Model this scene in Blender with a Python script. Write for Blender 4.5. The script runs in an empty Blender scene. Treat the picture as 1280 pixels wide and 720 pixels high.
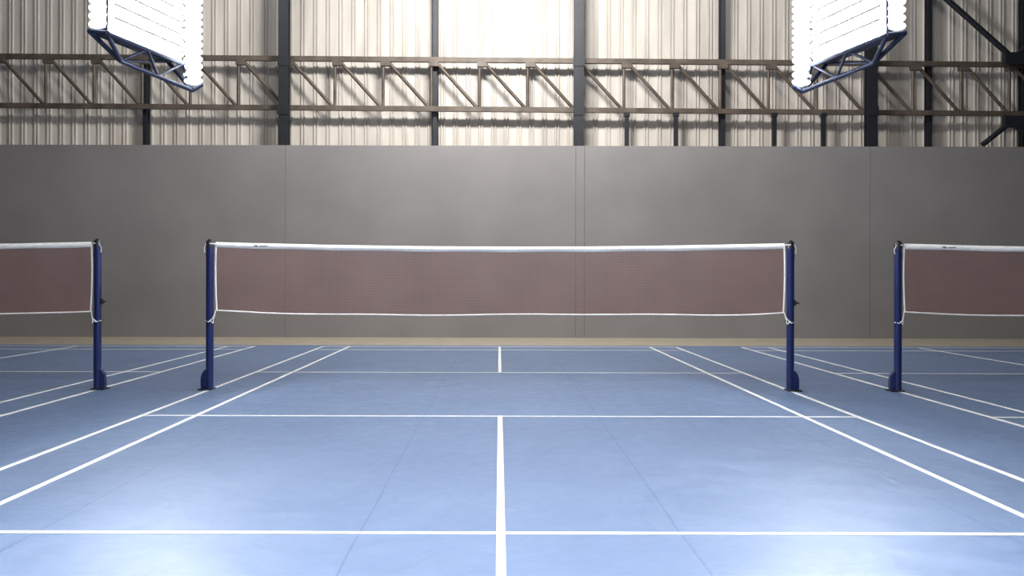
import bpy, math, random
from mathutils import Vector, Matrix
random.seed(4)
scn = bpy.context.scene
scn.view_settings.view_transform = 'Standard'
scn.view_settings.look = 'None'

# ------------------------------------------------------------ materials
def new_mat(name):
    m = bpy.data.materials.new(name); m.use_nodes = True
    nt = m.node_tree
    return m, nt, nt.nodes['Principled BSDF']

def pmat(name, col, rough=0.5, metal=0.0, var=0.12, scale=6.0, stretch=(1,1,1), bump=0.0, spec=0.5):
    m, nt, b = new_mat(name)
    tc = nt.nodes.new('ShaderNodeTexCoord'); mp = nt.nodes.new('ShaderNodeMapping')
    mp.inputs['Scale'].default_value = stretch
    nz = nt.nodes.new('ShaderNodeTexNoise'); nz.inputs['Scale'].default_value = scale
    nz.inputs['Detail'].default_value = 5
    cr = nt.nodes.new('ShaderNodeValToRGB')
    cr.color_ramp.elements[0].position = 0.3; cr.color_ramp.elements[1].position = 0.7
    cr.color_ramp.elements[0].color = (*[c*(1-var) for c in col], 1)
    cr.color_ramp.elements[1].color = (*[min(1, c*(1+var)) for c in col], 1)
    L = nt.links.new
    L(tc.outputs['Object'], mp.inputs['Vector']); L(mp.outputs['Vector'], nz.inputs['Vector'])
    L(nz.outputs['Fac'], cr.inputs['Fac']); L(cr.outputs['Color'], b.inputs['Base Color'])
    b.inputs['Roughness'].default_value = rough; b.inputs['Metallic'].default_value = metal
    b.inputs['Specular IOR Level'].default_value = spec
    if bump:
        bp = nt.nodes.new('ShaderNodeBump'); bp.inputs['Strength'].default_value = bump
        bp.inputs['Distance'].default_value = 0.01
        L(nz.outputs['Fac'], bp.inputs['Height']); L(bp.outputs['Normal'], b.inputs['Normal'])
    return m

def emat(name, col, s):
    m, nt, b = new_mat(name)
    b.inputs['Base Color'].default_value = (0.9, 0.9, 0.9, 1)
    b.inputs['Emission Color'].default_value = (*col, 1)
    b.inputs['Emission Strength'].default_value = s
    return m

M_wall = pmat('grey_painted_wall', (0.205, 0.194, 0.192), 0.5, var=0.08, scale=0.9, bump=0.0)
M_wall2 = pmat('side_wall_paint', (0.07, 0.066, 0.065), 0.7, var=0.06, scale=1.0)
M_seam = pmat('wall_joint', (0.145, 0.137, 0.136), 0.7, var=0.1)
M_clad = pmat('corrugated_sheet', (0.52, 0.48, 0.43), 0.5, var=0.16, scale=1.6, stretch=(2.2, 1, 0.35))
M_dark = pmat('dark_steel', (0.016, 0.018, 0.023), 0.45, metal=0.3, var=0.2)
M_truss = pmat('weathered_steel', (0.095, 0.074, 0.057), 0.5, metal=0.2, var=0.35, scale=4)
M_conc = pmat('beige_floor', (0.34, 0.30, 0.23), 0.6, var=0.1, scale=3)
M_ceil = pmat('ceiling_sheet', (0.22, 0.215, 0.21), 0.7, var=0.1)
M_line = pmat('white_court_paint', (0.78, 0.78, 0.75), 0.45, var=0.12, scale=9)
M_post = pmat('navy_post_paint', (0.008, 0.014, 0.075), 0.3, var=0.1)
M_black = pmat('black_plastic', (0.012, 0.012, 0.016), 0.4, var=0.1)
M_tag = pmat('tag_print', (0.12, 0.12, 0.13), 0.7, var=0.1)
M_tape = pmat('white_net_tape', (0.84, 0.83, 0.81), 0.8, var=0.07, scale=30)
M_cord = pmat('white_cord', (0.84, 0.83, 0.80), 0.8, var=0.06, scale=30)
M_net = pmat('maroon_net_cord', (0.19, 0.078, 0.072), 0.85, var=0.12, scale=3)
M_frame = pmat('lamp_frame_steel', (0.03, 0.04, 0.075), 0.4, metal=0.4, var=0.2)
M_tube = emat('fluorescent_tube', (0.97, 0.985, 1.0), 215)
M_refl = pmat('lamp_reflector', (0.75, 0.77, 0.8), 0.35, var=0.04)
M_blade = pmat('louvre_blade', (0.25, 0.26, 0.28), 0.8, var=0.1, spec=0.1)
M_bulb = emat('lamp_end_glow', (0.92, 0.96, 1.0), 5.0)

# vinyl floor
M_floor, nt, b = new_mat('blue_vinyl_mat')
L = nt.links.new
tc = nt.nodes.new('ShaderNodeTexCoord')
sx = nt.nodes.new('ShaderNodeSeparateXYZ'); L(tc.outputs['Object'], sx.inputs[0])
def mth(op, a, bb=None):
    n = nt.nodes.new('ShaderNodeMath'); n.operation = op
    for i, v in enumerate((a, bb)):
        if v is None: continue
        if isinstance(v, (int, float)): n.inputs[i].default_value = v
        else: L(v, n.inputs[i])
    return n.outputs[0]
n0 = nt.nodes.new('ShaderNodeTexNoise'); n0.inputs['Scale'].default_value = 0.6; n0.inputs['Detail'].default_value = 2
L(tc.outputs['Object'], n0.inputs['Vector'])
xw = mth('ADD', sx.outputs['X'], mth('MULTIPLY', mth('SUBTRACT', n0.outputs['Fac'], 0.5), 0.05))
fr = mth('FRACT', mth('DIVIDE', mth('ADD', xw, 0.64+1.48*20), 1.48))
seam = mth('GREATER_THAN', mth('ABSOLUTE', mth('SUBTRACT', fr, 0.5)), 0.4970)
n1 = nt.nodes.new('ShaderNodeTexNoise'); n1.inputs['Scale'].default_value = 0.9; n1.inputs['Detail'].default_value = 8; n1.inputs['Roughness'].default_value = 0.65
L(tc.outputs['Object'], n1.inputs['Vector'])
n2 = nt.nodes.new('ShaderNodeTexNoise'); n2.inputs['Scale'].default_value = 5; n2.inputs['Detail'].default_value = 8; n2.inputs['Distortion'].default_value = 1.5
L(tc.outputs['Object'], n2.inputs['Vector'])
cr = nt.nodes.new('ShaderNodeValToRGB')
cr.color_ramp.elements[0].position = 0.3; cr.color_ramp.elements[1].position = 0.72
cr.color_ramp.elements[0].color = (0.096, 0.152, 0.272, 1); cr.color_ramp.elements[1].color = (0.136, 0.196, 0.32, 1)
L(mth('ADD', mth('MULTIPLY', n1.outputs['Fac'], 0.55), mth('MULTIPLY', n2.outputs['Fac'], 0.45)), cr.inputs['Fac'])
mx = nt.nodes.new('ShaderNodeMix'); mx.data_type = 'RGBA'
L(mth('MULTIPLY', seam, 0.6), mx.inputs[0]); L(cr.outputs['Color'], mx.inputs[6]); mx.inputs[7].default_value = (0.04, 0.07, 0.14, 1)
L(mx.outputs[2], b.inputs['Base Color'])
rr = nt.nodes.new('ShaderNodeMapRange'); rr.inputs['From Min'].default_value = 0.3; rr.inputs['From Max'].default_value = 0.7
rr.inputs['To Min'].default_value = 0.34; rr.inputs['To Max'].default_value = 0.45
L(n2.outputs['Fac'], rr.inputs['Value']); L(rr.outputs['Result'], b.inputs['Roughness'])
# gentle undulation of the loose-laid mats
n3 = nt.nodes.new('ShaderNodeTexNoise'); n3.inputs['Scale'].default_value = 1.7; n3.inputs['Detail'].default_value = 4; n3.inputs['Distortion'].default_value = 1.0
L(tc.outputs['Object'], n3.inputs['Vector'])
bp = nt.nodes.new('ShaderNodeBump'); bp.inputs['Strength'].default_value = 0.45; bp.inputs['Distance'].default_value = 0.02
L(n3.outputs['Fac'], bp.inputs['Height']); L(bp.outputs['Normal'], b.inputs['Normal'])

# ------------------------------------------------------------ mesh builder
class MB:
    def __init__(s): s.v = []; s.f = []; s.m = []; s.sm = []
    def add(s, vs, fs, mi=0, smooth=False):
        o = len(s.v); s.v += [tuple(v) for v in vs]
        for f in fs:
            s.f.append([i+o for i in f]); s.m.append(mi); s.sm.append(smooth)
    def box(s, x0, x1, y0, y1, z0, z1, mi=0):
        s.add([(x0,y0,z0),(x1,y0,z0),(x1,y1,z0),(x0,y1,z0),(x0,y0,z1),(x1,y0,z1),(x1,y1,z1),(x0,y1,z1)],
              [(0,3,2,1),(4,5,6,7),(0,1,5,4),(1,2,6,5),(2,3,7,6),(3,0,4,7)], mi)
    def tube(s, p, q, r, mi=0, n=10, r2=None):
        p = Vector(p); q = Vector(q); d = (q-p).normalized()
        a = d.orthogonal().normalized(); c = d.cross(a)
        r2 = r if r2 is None else r2
        vs = []
        for (pt, rad) in ((p, r), (q, r2)):
            for i in range(n):
                t = 2*math.pi*i/n; vs.append(pt + a*math.cos(t)*rad + c*math.sin(t)*rad)
        s.add(vs, [(i, (i+1) % n, n+(i+1) % n, n+i) for i in range(n)], mi, True)
        s.add(vs, [tuple(reversed(range(n))), tuple(range(n, 2*n))], mi)
    def path(s, pts, r, mi=0, n=6):
        for i in range(len(pts)-1): s.tube(pts[i], pts[i+1], r, mi, n)
    def ell(s, c, ax, mi=0, nu=12, nv=8):
        c = Vector(c); vs = [c+ax[2]]
        for j in range(1, nv):
            ph = math.pi*j/nv
            for i in range(nu):
                t = 2*math.pi*i/nu
                vs.append(c+ax[0]*math.sin(ph)*math.cos(t)+ax[1]*math.sin(ph)*math.sin(t)+ax[2]*math.cos(ph))
        vs.append(c-ax[2]); fs = []
        for i in range(nu):
            fs.append((0, 1+i, 1+(i+1) % nu))
            fs.append((len(vs)-1, 1+(nv-2)*nu+(i+1) % nu, 1+(nv-2)*nu+i))
            for j in range(nv-2):
                fs.append((1+j*nu+i, 1+(j+1)*nu+i, 1+(j+1)*nu+(i+1) % nu, 1+j*nu+(i+1) % nu))
        s.add(vs, fs, mi, True)
    def obj(s, name, mats, parent=None, bevel=0):
        me = bpy.data.meshes.new(name); me.from_pydata(s.v, [], s.f)
        for m in mats: me.materials.append(m)
        me.polygons.foreach_set('material_index', s.m); me.polygons.foreach_set('use_smooth', s.sm)
        me.update()
        o = bpy.data.objects.new(name, me); scn.collection.objects.link(o)
        if parent: o.parent = parent
        if bevel:
            md = o.modifiers.new('bevel', 'BEVEL'); md.width = bevel; md.segments = 2
        return o

# ------------------------------------------------------------ room shell
XW = 14.0; YB = -8.0; ZC = 10.0
WY = 20.2; CY = 20.9
m = MB(); m.box(-XW, XW, YB, 21.2, -0.2, -0.02); m.obj('floor', [M_conc])
m = MB(); m.box(-XW+0.05, XW-0.05, YB+0.05, 17.52, -0.02, 0.0); m.obj('vinyl_court_mat', [M_floor])
m = MB(); m.box(-XW, XW, WY, CY-0.05, -0.02, 3.88); m.obj('wall_back', [M_wall])
m = MB()
for x0, x1 in ((-4.355, -4.34), (1.54, 1.56), (1.72, 1.74), (7.525, 7.537)):
    m.box(x0, x1, WY-0.003, WY, 0.0, 3.88)
m.obj('trim_1', [M_seam])
m = MB(); m.box(-XW-0.2, -XW, YB, 21.2, -0.2, ZC); m.obj('wall_left', [M_wall2])
m = MB(); m.box(XW, XW+0.2, YB, 21.2, -0.2, ZC); m.obj('wall_right', [M_wall2])
m = MB(); m.box(-XW, XW, YB-0.2, YB, -0.2, ZC); m.obj('wall_front', [M_wall2])
m = MB(); m.box(-XW-0.2, XW+0.2, YB-0.2, 21.4, ZC, ZC+0.15); m.obj('ceiling', [M_ceil])

# corrugated cladding
m = MB(); x = -XW; prof = []
while x < XW:
    prof += [(x, 0.0), (x+0.15, 0.0), (x+0.165, -0.035), (x+0.185, -0.035), (x+0.20, 0.0), (x+0.215, 0.0), (x+0.23, -0.035), (x+0.25, -0.035), (x+0.265, 0.0)]
    x += 0.268
vs = []; fs = []
for (px, py) in prof:
    vs += [(px, CY+0.1+py, 3.5), (px, CY+0.1+py, ZC)]
for i in range(len(prof)-1): fs.append((2*i, 2*i+2, 2*i+3, 2*i+1))
m.add(vs, fs); m.box(-XW, XW, CY+0.2, 21.2, 3.5, ZC)
m.obj('corrugated_cladding', [M_clad])

# columns
def column(x, w, y0=20.3):
    m = MB(); d = 0.22
    m.box(x-w/2, x+w/2, y0, y0+0.02, 3.885, ZC)
    m.box(x-w/2, x+w/2, y0+d-0.02, y0+d, 3.885, ZC)
    m.box(x-0.012, x+0.012, y0+0.02, y0+d-0.02, 3.885, ZC)
    m.box(x-w/2-0.03, x+w/2+0.03, y0-0.01, y0+d+0.01, 3.885, 3.9)
    for z in (4.62, 5.62):
        m.box(x-w/2-0.02, x+w/2+0.02, y0-0.015, y0, z-0.1, z+0.1)
    m.obj('steel_column', [M_dark])
for x in (-10.45, -4.42, 1.62, 7.62): column(x, 0.20)
def mullion(x, w=0.085):
    m = MB(); m.box(x-w/2, x+w/2, 20.74, 20.84, 3.885, ZC)
    m.box(x-w/2-0.03, x+w/2+0.03, 20.84, 20.86, 3.885, ZC)
    m.obj('cladding_post', [M_dark])
for x in (-7.4, -1.35, 4.66, 8.98, 10.95): mullion(x)

# truss
ZT, ZB = 5.71, 4.69
def zs(x): return -0.006*x
m = MB()
TY = 20.645
for z in (ZT, ZB):
    m.add([(-XW, TY-0.05, z-0.05+zs(-XW)), (XW, TY-0.05, z-0.05+zs(XW)), (XW, TY-0.05, z+0.05+zs(XW)), (-XW, TY-0.05, z+0.05+zs(-XW)),
           (-XW, TY+0.05, z-0.05+zs(-XW)), (XW, TY+0.05, z-0.05+zs(XW)), (XW, TY+0.05, z+0.05+zs(XW)), (-XW, TY+0.05, z+0.05+zs(-XW))],
          [(0,1,2,3),(5,4,7,6),(3,2,6,7),(4,5,1,0),(0,3,7,4),(1,5,6,2)])
k = -13.42
while k < 13.5:
    xx = k
    m.tube((xx, TY, ZB+zs(xx)), (xx, TY, ZT+zs(xx)), 0.033)
    m.tube((xx+0.1, TY, ZT-0.05+zs(xx)), (xx+0.94, TY, ZB+0.04+zs(xx)), 0.036)
    m.box(xx-0.05, xx+0.15, TY-0.06, TY+0.06, ZT-0.14+zs(xx), ZT-0.04+zs(xx))
    k += 1.0
for x in (2.64, 3.66, 5.70, 6.72):
    m.box(x-0.045, x+0.045, TY-0.04, TY+0.04, 3.885, 4.58, 1)
    m.box(x-0.06, x+0.06, TY-0.06, TY+0.06, 4.55, 4.63, 1)
m.obj('steel_truss', [M_truss, M_dark])
m = MB(); By = 20.42
m.tube((8.6, By, 7.45), (10.55, By, 5.72), 0.06)
m.tube((10.55, By, 5.72), (12.4, By, 7.45), 0.06)
m.tube((9.92, By, 3.95), (10.5, By, 4.42), 0.055)
m.tube((10.5, By, 4.42), (11.15, By, 3.95), 0.055)
for z in (5.72, 4.42): m.box(10.35, 11.0, By-0.07, By+0.07, z-0.12, z+0.12); 
m.obj('wind_brace', [M_dark])

# ------------------------------------------------------------ courts
NY = 10.45
def court(cx):
    m = MB(); w = 0.04; h = 0.0025
    def vline(x, y0, y1): m.box(x-w/2, x+w/2, y0, y1, 0.0002, h)
    def hline(y, x0, x1): m.box(x0, x1, y-w/2, y+w/2, 0.0002, h+0.0006)
    for sx_ in (-3.05, -2.59, 2.59, 3.05): vline(cx+sx_, NY-6.7, NY+6.7)
    for yy in (-6.7, -5.88, -1.98, 1.98, 5.94, 6.7): hline(NY+yy, cx-3.07, cx+3.07)
    vline(cx, NY-6.68, NY-1.99); vline(cx, NY+1.99, NY+6.68)
    m.obj('badminton_court_lines', [M_line])

def post(x, out, winch):
    m = MB()
    m.tube((x, NY, 0.004), (x, NY, 1.50), 0.040, 0, 20)
    m.tube((x, NY, 1.50), (x, NY, 1.565), 0.044, 1, 20, 0.038)
    m.tube((x, NY, 1.40), (x, NY, 1.44), 0.0435, 0, 20)
    m.tube((x, NY-0.02, 1.562), (x, NY+0.02, 1.562), 0.022, 1, 14)
    m.box(x-0.07+out*0.03, x+0.07+out*0.03, NY-0.09, NY+0.09, 0.004, 0.016, 1)
    pr = [(0.0, 0.0), (0.082, 0.0), (0.088, 0.05), (0.086, 0.12), (0.074, 0.165), (0.048, 0.20), (0.0, 0.215)]
    n = len(pr)
    vs = [(x+out*a, NY-0.03, z+0.008) for a, z in pr]+[(x+out*a, NY+0.03, z+0.008) for a, z in pr]
    m.add(vs, [tuple(range(n)), tuple(range(2*n-1, n-1, -1))]+[(i, n+i, n+(i+1) % n, (i+1) % n) for i in range(n)], 0)
    m.tube((x+out*0.058, NY-0.036, 0.05), (x+out*0.058, NY+0.036, 0.05), 0.026, 0, 16)
    m.tube((x-out*0.035, NY, 0.74), (x-out*0.06, NY, 0.74), 0.008, 1)
    if winch:
        m.box(x+out*0.03, x+out*0.055, NY-0.025, NY+0.025, 0.895, 0.955, 1)
        m.tube((x+out*0.05, NY, 0.925), (x+out*0.085, NY, 0.925), 0.011, 1)
        m.tube((x+out*0.083, NY-0.004, 0.925), (x+out*0.083, NY-0.03, 0.918), 0.007, 1)
    m.obj('net_post', [M_post, M_black])

def net(cx, seed):
    rnd = random.Random(seed)
    hw = 2.985
    def zt(x):
        t = (x-cx)/hw; return 1.552-0.042*(1-t*t)
    def zb(x):
        t = (x-cx)/hw
        return 0.825-0.030*(1-t**6)+0.004*math.sin(x*4.1+seed)+0.006*math.sin(x*1.7)
    m = MB()
    T = 0.056
    N = 60
    xs = [cx-hw+2*hw*i/N for i in range(N+1)]
    for i in range(N):
        a, c = xs[i], xs[i+1]
        wa = 0.003*math.sin(a*9); wc = 0.003*math.sin(c*9)
        za, zc = zt(a), zt(c)
        ta = T+0.003*math.sin(a*7+seed); tcx = T+0.003*math.sin(c*7+seed)
        m.add([(a,NY-0.006+wa,za-ta),(c,NY-0.006+wc,zc-tcx),(c,NY-0.007+wc,zc),(a,NY-0.007+wa,za),
               (a,NY+0.006+wa,za-ta),(c,NY+0.006+wc,zc-tcx),(c,NY+0.007+wc,zc),(a,NY+0.007+wa,za)],
              [(0,1,2,3),(5,4,7,6),(3,2,6,7),(4,5,1,0)], 0, True)
    # mesh cords as ribbons
    r = 0.0023; st = 0.0170
    nx = int(2*hw/st)
    for i in range(nx+1):
        x = cx-hw+0.01+i*(2*hw-0.02)/nx
        dy = 0.002*math.sin(x*5)
        m.add([(x-r,NY+dy,zb(x)),(x+r,NY+dy,zb(x)),(x+r,NY+dy,zt(x)-T),(x-r,NY+dy,zt(x)-T)], [(0,1,2,3)], 1)
    nz = 39
    for j in range(1, nz):
        f = j/nz
        for i in range(0, N):
            a, c = xs[i], xs[i+1]
            za = zb(a)+(zt(a)-T-zb(a))*f; zc = zb(c)+(zt(c)-T-zb(c))*f
            ya = NY+0.002*math.sin(a*5)+0.0006; yc = NY+0.002*math.sin(c*5)+0.0006
            m.add([(a,ya,za-r),(c,yc,zc-r),(c,yc,zc+r),(a,ya,za+r)], [(0,1,2,3)], 1)
    m.path([(x, NY, zb(x)) for x in xs], 0.0078, 2)
    for s in (-1, 1):
        xe = cx+s*hw
        pts = []
        for k in range(13):
            f = k/12; z = zb(xe)+(zt(xe)-zb(xe)-0.02)*f
            pts.append((xe+s*0.010*math.sin(f*math.pi)-s*0.008*(1-f), NY, z))
        m.path(pts, 0.009, 0, 8)
        xp = cx+s*3.05
        m.path([(xe, NY-0.008, zt(xe)-0.02), (xp-s*0.01, NY-0.046, 1.535)], 0.006, 2)
        m.path([(xe, NY, zb(xe)), (xe+s*0.012, NY-0.02, zb(xe)-0.045), (xp-s*0.035, NY-0.035, 0.745), (xp, NY-0.045, 0.715), (xp+s*0.042, NY-0.01, 0.725)], 0.0055, 2)
        m.path([(xe, NY, zb(xe)+0.01), (xp-s*0.04, NY-0.03, 0.70), (xp-s*0.01, NY-0.044, 0.735)], 0.0045, 2)
        m.path([(xp+s*0.03, NY-0.042, 1.535), (xp+s*0.052, NY-0.03, 1.49), (xp+s*0.046, NY-0.03, 1.44)], 0.004, 2)
    m.box(cx-hw+0.40, cx-hw+0.44, NY-0.0125, NY-0.0115, zt(cx-hw+0.4)-0.036, zt(cx-hw+0.4)-0.020, 3)
    m.box(cx-hw+0.455, cx-hw+0.54, NY-0.0125, NY-0.0115, zt(cx-hw+0.5)-0.032, zt(cx-hw+0.5)-0.023, 3)
    m.obj('badminton_net', [M_tape, M_net, M_cord, M_tag])

for i, cx in enumerate((0.01, -7.27, 7.24)):
    court(cx); net(cx, i+1)
    post(cx-3.05, -1, False); post(cx+3.05, 1, True)

# ------------------------------------------------------------ lamp banks
def bank(sd, ox, dy):
    e = bpy.data.objects.new('floodlight_bank', None); scn.collection.objects.link(e)
    P1 = Vector((sd*3.73+ox, 9.47+dy, 0)); P2 = Vector((sd*3.44+ox, 10.8+dy, 0))
    u = (P2-P1).normalized(); Ln = (P2-P1).length
    n = Vector((u.y, -u.x, 0)); 
    if n.x*sd > 0: n = -n
    Z = Vector((0, 0, 1))
    def P(s, nn, z): return P1+u*s+n*nn+Z*z
    z0 = 3.52; z1 = 4.95
    m = MB(); rows = 11; dz = (z1-z0)/rows
    for i in range(rows):
        za = z0+i*dz+0.01
        m.add([P(0, -0.01, za), P(Ln, -0.01, za), P(Ln, -0.055, za+dz*0.75), P(0, -0.055, za+dz*0.75)], [(0,1,2,3)], 0)
        m.add([P(0, -0.055, za+dz*0.75), P(Ln, -0.055, za+dz*0.75), P(Ln, 0.03, za+dz*0.98), P(0, 0.03, za+dz*0.98)], [(0,1,2,3)], 0)
        if i:
            a4 = [P(0.02, 0.048, za-0.016), P(Ln-0.02, 0.048, za-0.016), P(Ln-0.02, 0.048, za+0.010), P(0.02, 0.048, za+0.010)]
            m.add(a4 + [p+n*0.006 for p in a4], [(0,1,2,3),(7,6,5,4),(0,4,5,1),(3,2,6,7),(0,3,7,4),(1,5,6,2)], 1)
    m.obj('reflector_louvres', [M_refl, M_blade], e)
    m = MB()
    for i in range(rows):
        zc = z0+i*dz+dz*0.5
        m.tube(P(0.04, 0.0, zc), P(Ln-0.04, 0.0, zc), 0.026, 0, 8)
    m.obj('fluorescent_tubes', [M_tube], e)
    m = MB(); z = 3.31
    while z < z1:
        m.ell(P(Ln+0.02, 0.11, z), (n*0.115, u*0.05, Z*0.043), 0); z += 0.078
    z = z0+0.07
    while z < z1:
        m.ell(P(-0.02, -0.09, z), (n*0.105, u*0.05, Z*0.043), 0); z += 0.078
    m.obj('end_lamps', [M_bulb], e)
    m = MB()
    vs = [P(0, -0.07, z0), P(Ln, -0.07, z0), P(Ln, -0.07, z1), P(0, -0.07, z1), P(0, -0.17, z0), P(Ln, -0.17, z0), P(Ln, -0.17, z1), P(0, -0.17, z1)]
    m.add(vs, [(0,1,2,3),(5,4,7,6),(3,2,6,7),(4,5,1,0),(0,3,7,4),(1,5,6,2)])
    m.obj('lamp_housing', [M_frame], e)
    m = MB(); r = 0.024
    A = P(-0.02, -0.19, 3.53); E = P(-0.02, 0.0, 3.50); B = P(0.45, -0.16, 3.34); C = P(Ln+0.02, 0.10, 3.21)
    D = P(Ln, 0.0, 3.50); D2 = P(Ln+0.02, 0.22, 3.27); A2 = P(Ln, -0.18, 3.53)
    EM = E.lerp(D, 0.5); BM = B.lerp(C, 0.5)
    for a, c, rr in ((A,B,r),(B,C,r),(E,D,0.028),(E,B,r),(D,C,r),(EM,B,0.015),(EM,BM,0.015),(BM,D,0.015),(A,E,r),(A,A2,r),(A2,C,r),(A2,B,0.015),(C,D2,r),
                     (E,P(-0.02,0.02,z1),0.014),(A2,P(Ln,-0.18,z1),r)):
        m.tube(a, c, rr, 0, 8)
    T = [P(0,-0.18,z1), P(0,0.02,z1), P(Ln,0.22,z1), P(Ln,-0.18,z1)]
    for i in range(4): m.tube(T[i], T[(i+1) % 4], 0.02, 0, 8)
    for t in T: m.tube(t, (t.x, t.y, ZC), 0.006, 0, 6)
    m.obj('frame', [M_frame], e)
bank(-1, 0.0, 0); bank(1, -0.05, 0)
bank(-1, 0.0, -6.2); bank(1, -0.05, -6.2)  # unseen second pair, added to brighten the near floor corners

# out-of-view fill lamps with housings, added to brighten the closed hall
def add_fill_lamp(x, y, z, power, tilt=0, sx_=2.4, sy_=0.6):
    e = bpy.data.objects.new('added_fill_lamp', None); scn.collection.objects.link(e)
    e.location = (x, y, z); e.rotation_euler = (math.radians(tilt), 0, 0)
    m = MB(); m.box(-sx_/2-0.05, sx_/2+0.05, -sy_/2-0.05, sy_/2+0.05, 0.0, 0.12)
    m.obj('fill_lamp_housing', [M_frame], e)
    m = MB()
    Ri = e.rotation_euler.to_matrix().inverted()
    for a in (-1, 1):
        m.tube((a*sx_*0.4, 0, 0.1), Vector((a*sx_*0.4, 0, 0)) + Ri @ Vector((0, 0, ZC-z)), 0.008)
    m.obj('fill_lamp_hanger', [M_frame], e)
    ld = bpy.data.lights.new('lamp', 'AREA'); ld.shape = 'RECTANGLE'; ld.size = sx_; ld.size_y = sy_; ld.energy = power
    ld.color = (1.0, 0.98, 0.955)
    lo = bpy.data.objects.new('lamp', ld); scn.collection.objects.link(lo); lo.location = (0, 0, -0.01); lo.parent = e
add_fill_lamp(0, 15.2, 8.3, 1000, 46, 2.4)  # added fill, tilted to brighten the upper centre of the back wall
add_fill_lamp(-6, 15.2, 8.8, 90, 70, 1.2); add_fill_lamp(6, 15.2, 8.8, 90, 70, 1.2)  # weaker added fill on either side
add_fill_lamp(0, 2.4, 7.2, 950, 0, 3.0, 1.2)  # added overhead fill for the near floor

w = bpy.data.worlds.new('world'); scn.world = w; w.use_nodes = True
w.node_tree.nodes['Background'].inputs[0].default_value = (0.5, 0.55, 0.6, 1)
w.node_tree.nodes['Background'].inputs[1].default_value = 0.2

# ------------------------------------------------------------ camera
cd = bpy.data.cameras.new('camera'); cd.sensor_width = 36; cd.lens = 1243/1280*36
cd.shift_x = 16/1280; cd.shift_y = -11/1280
co = bpy.data.objects.new('camera', cd); scn.collection.objects.link(co)
co.matrix_world = Matrix.Translation((0, 0, 1.168)) @ Matrix.Rotation(math.radians(90), 4, 'X') @ Matrix.Rotation(math.radians(0.13), 4, 'Z')
scn.camera = co
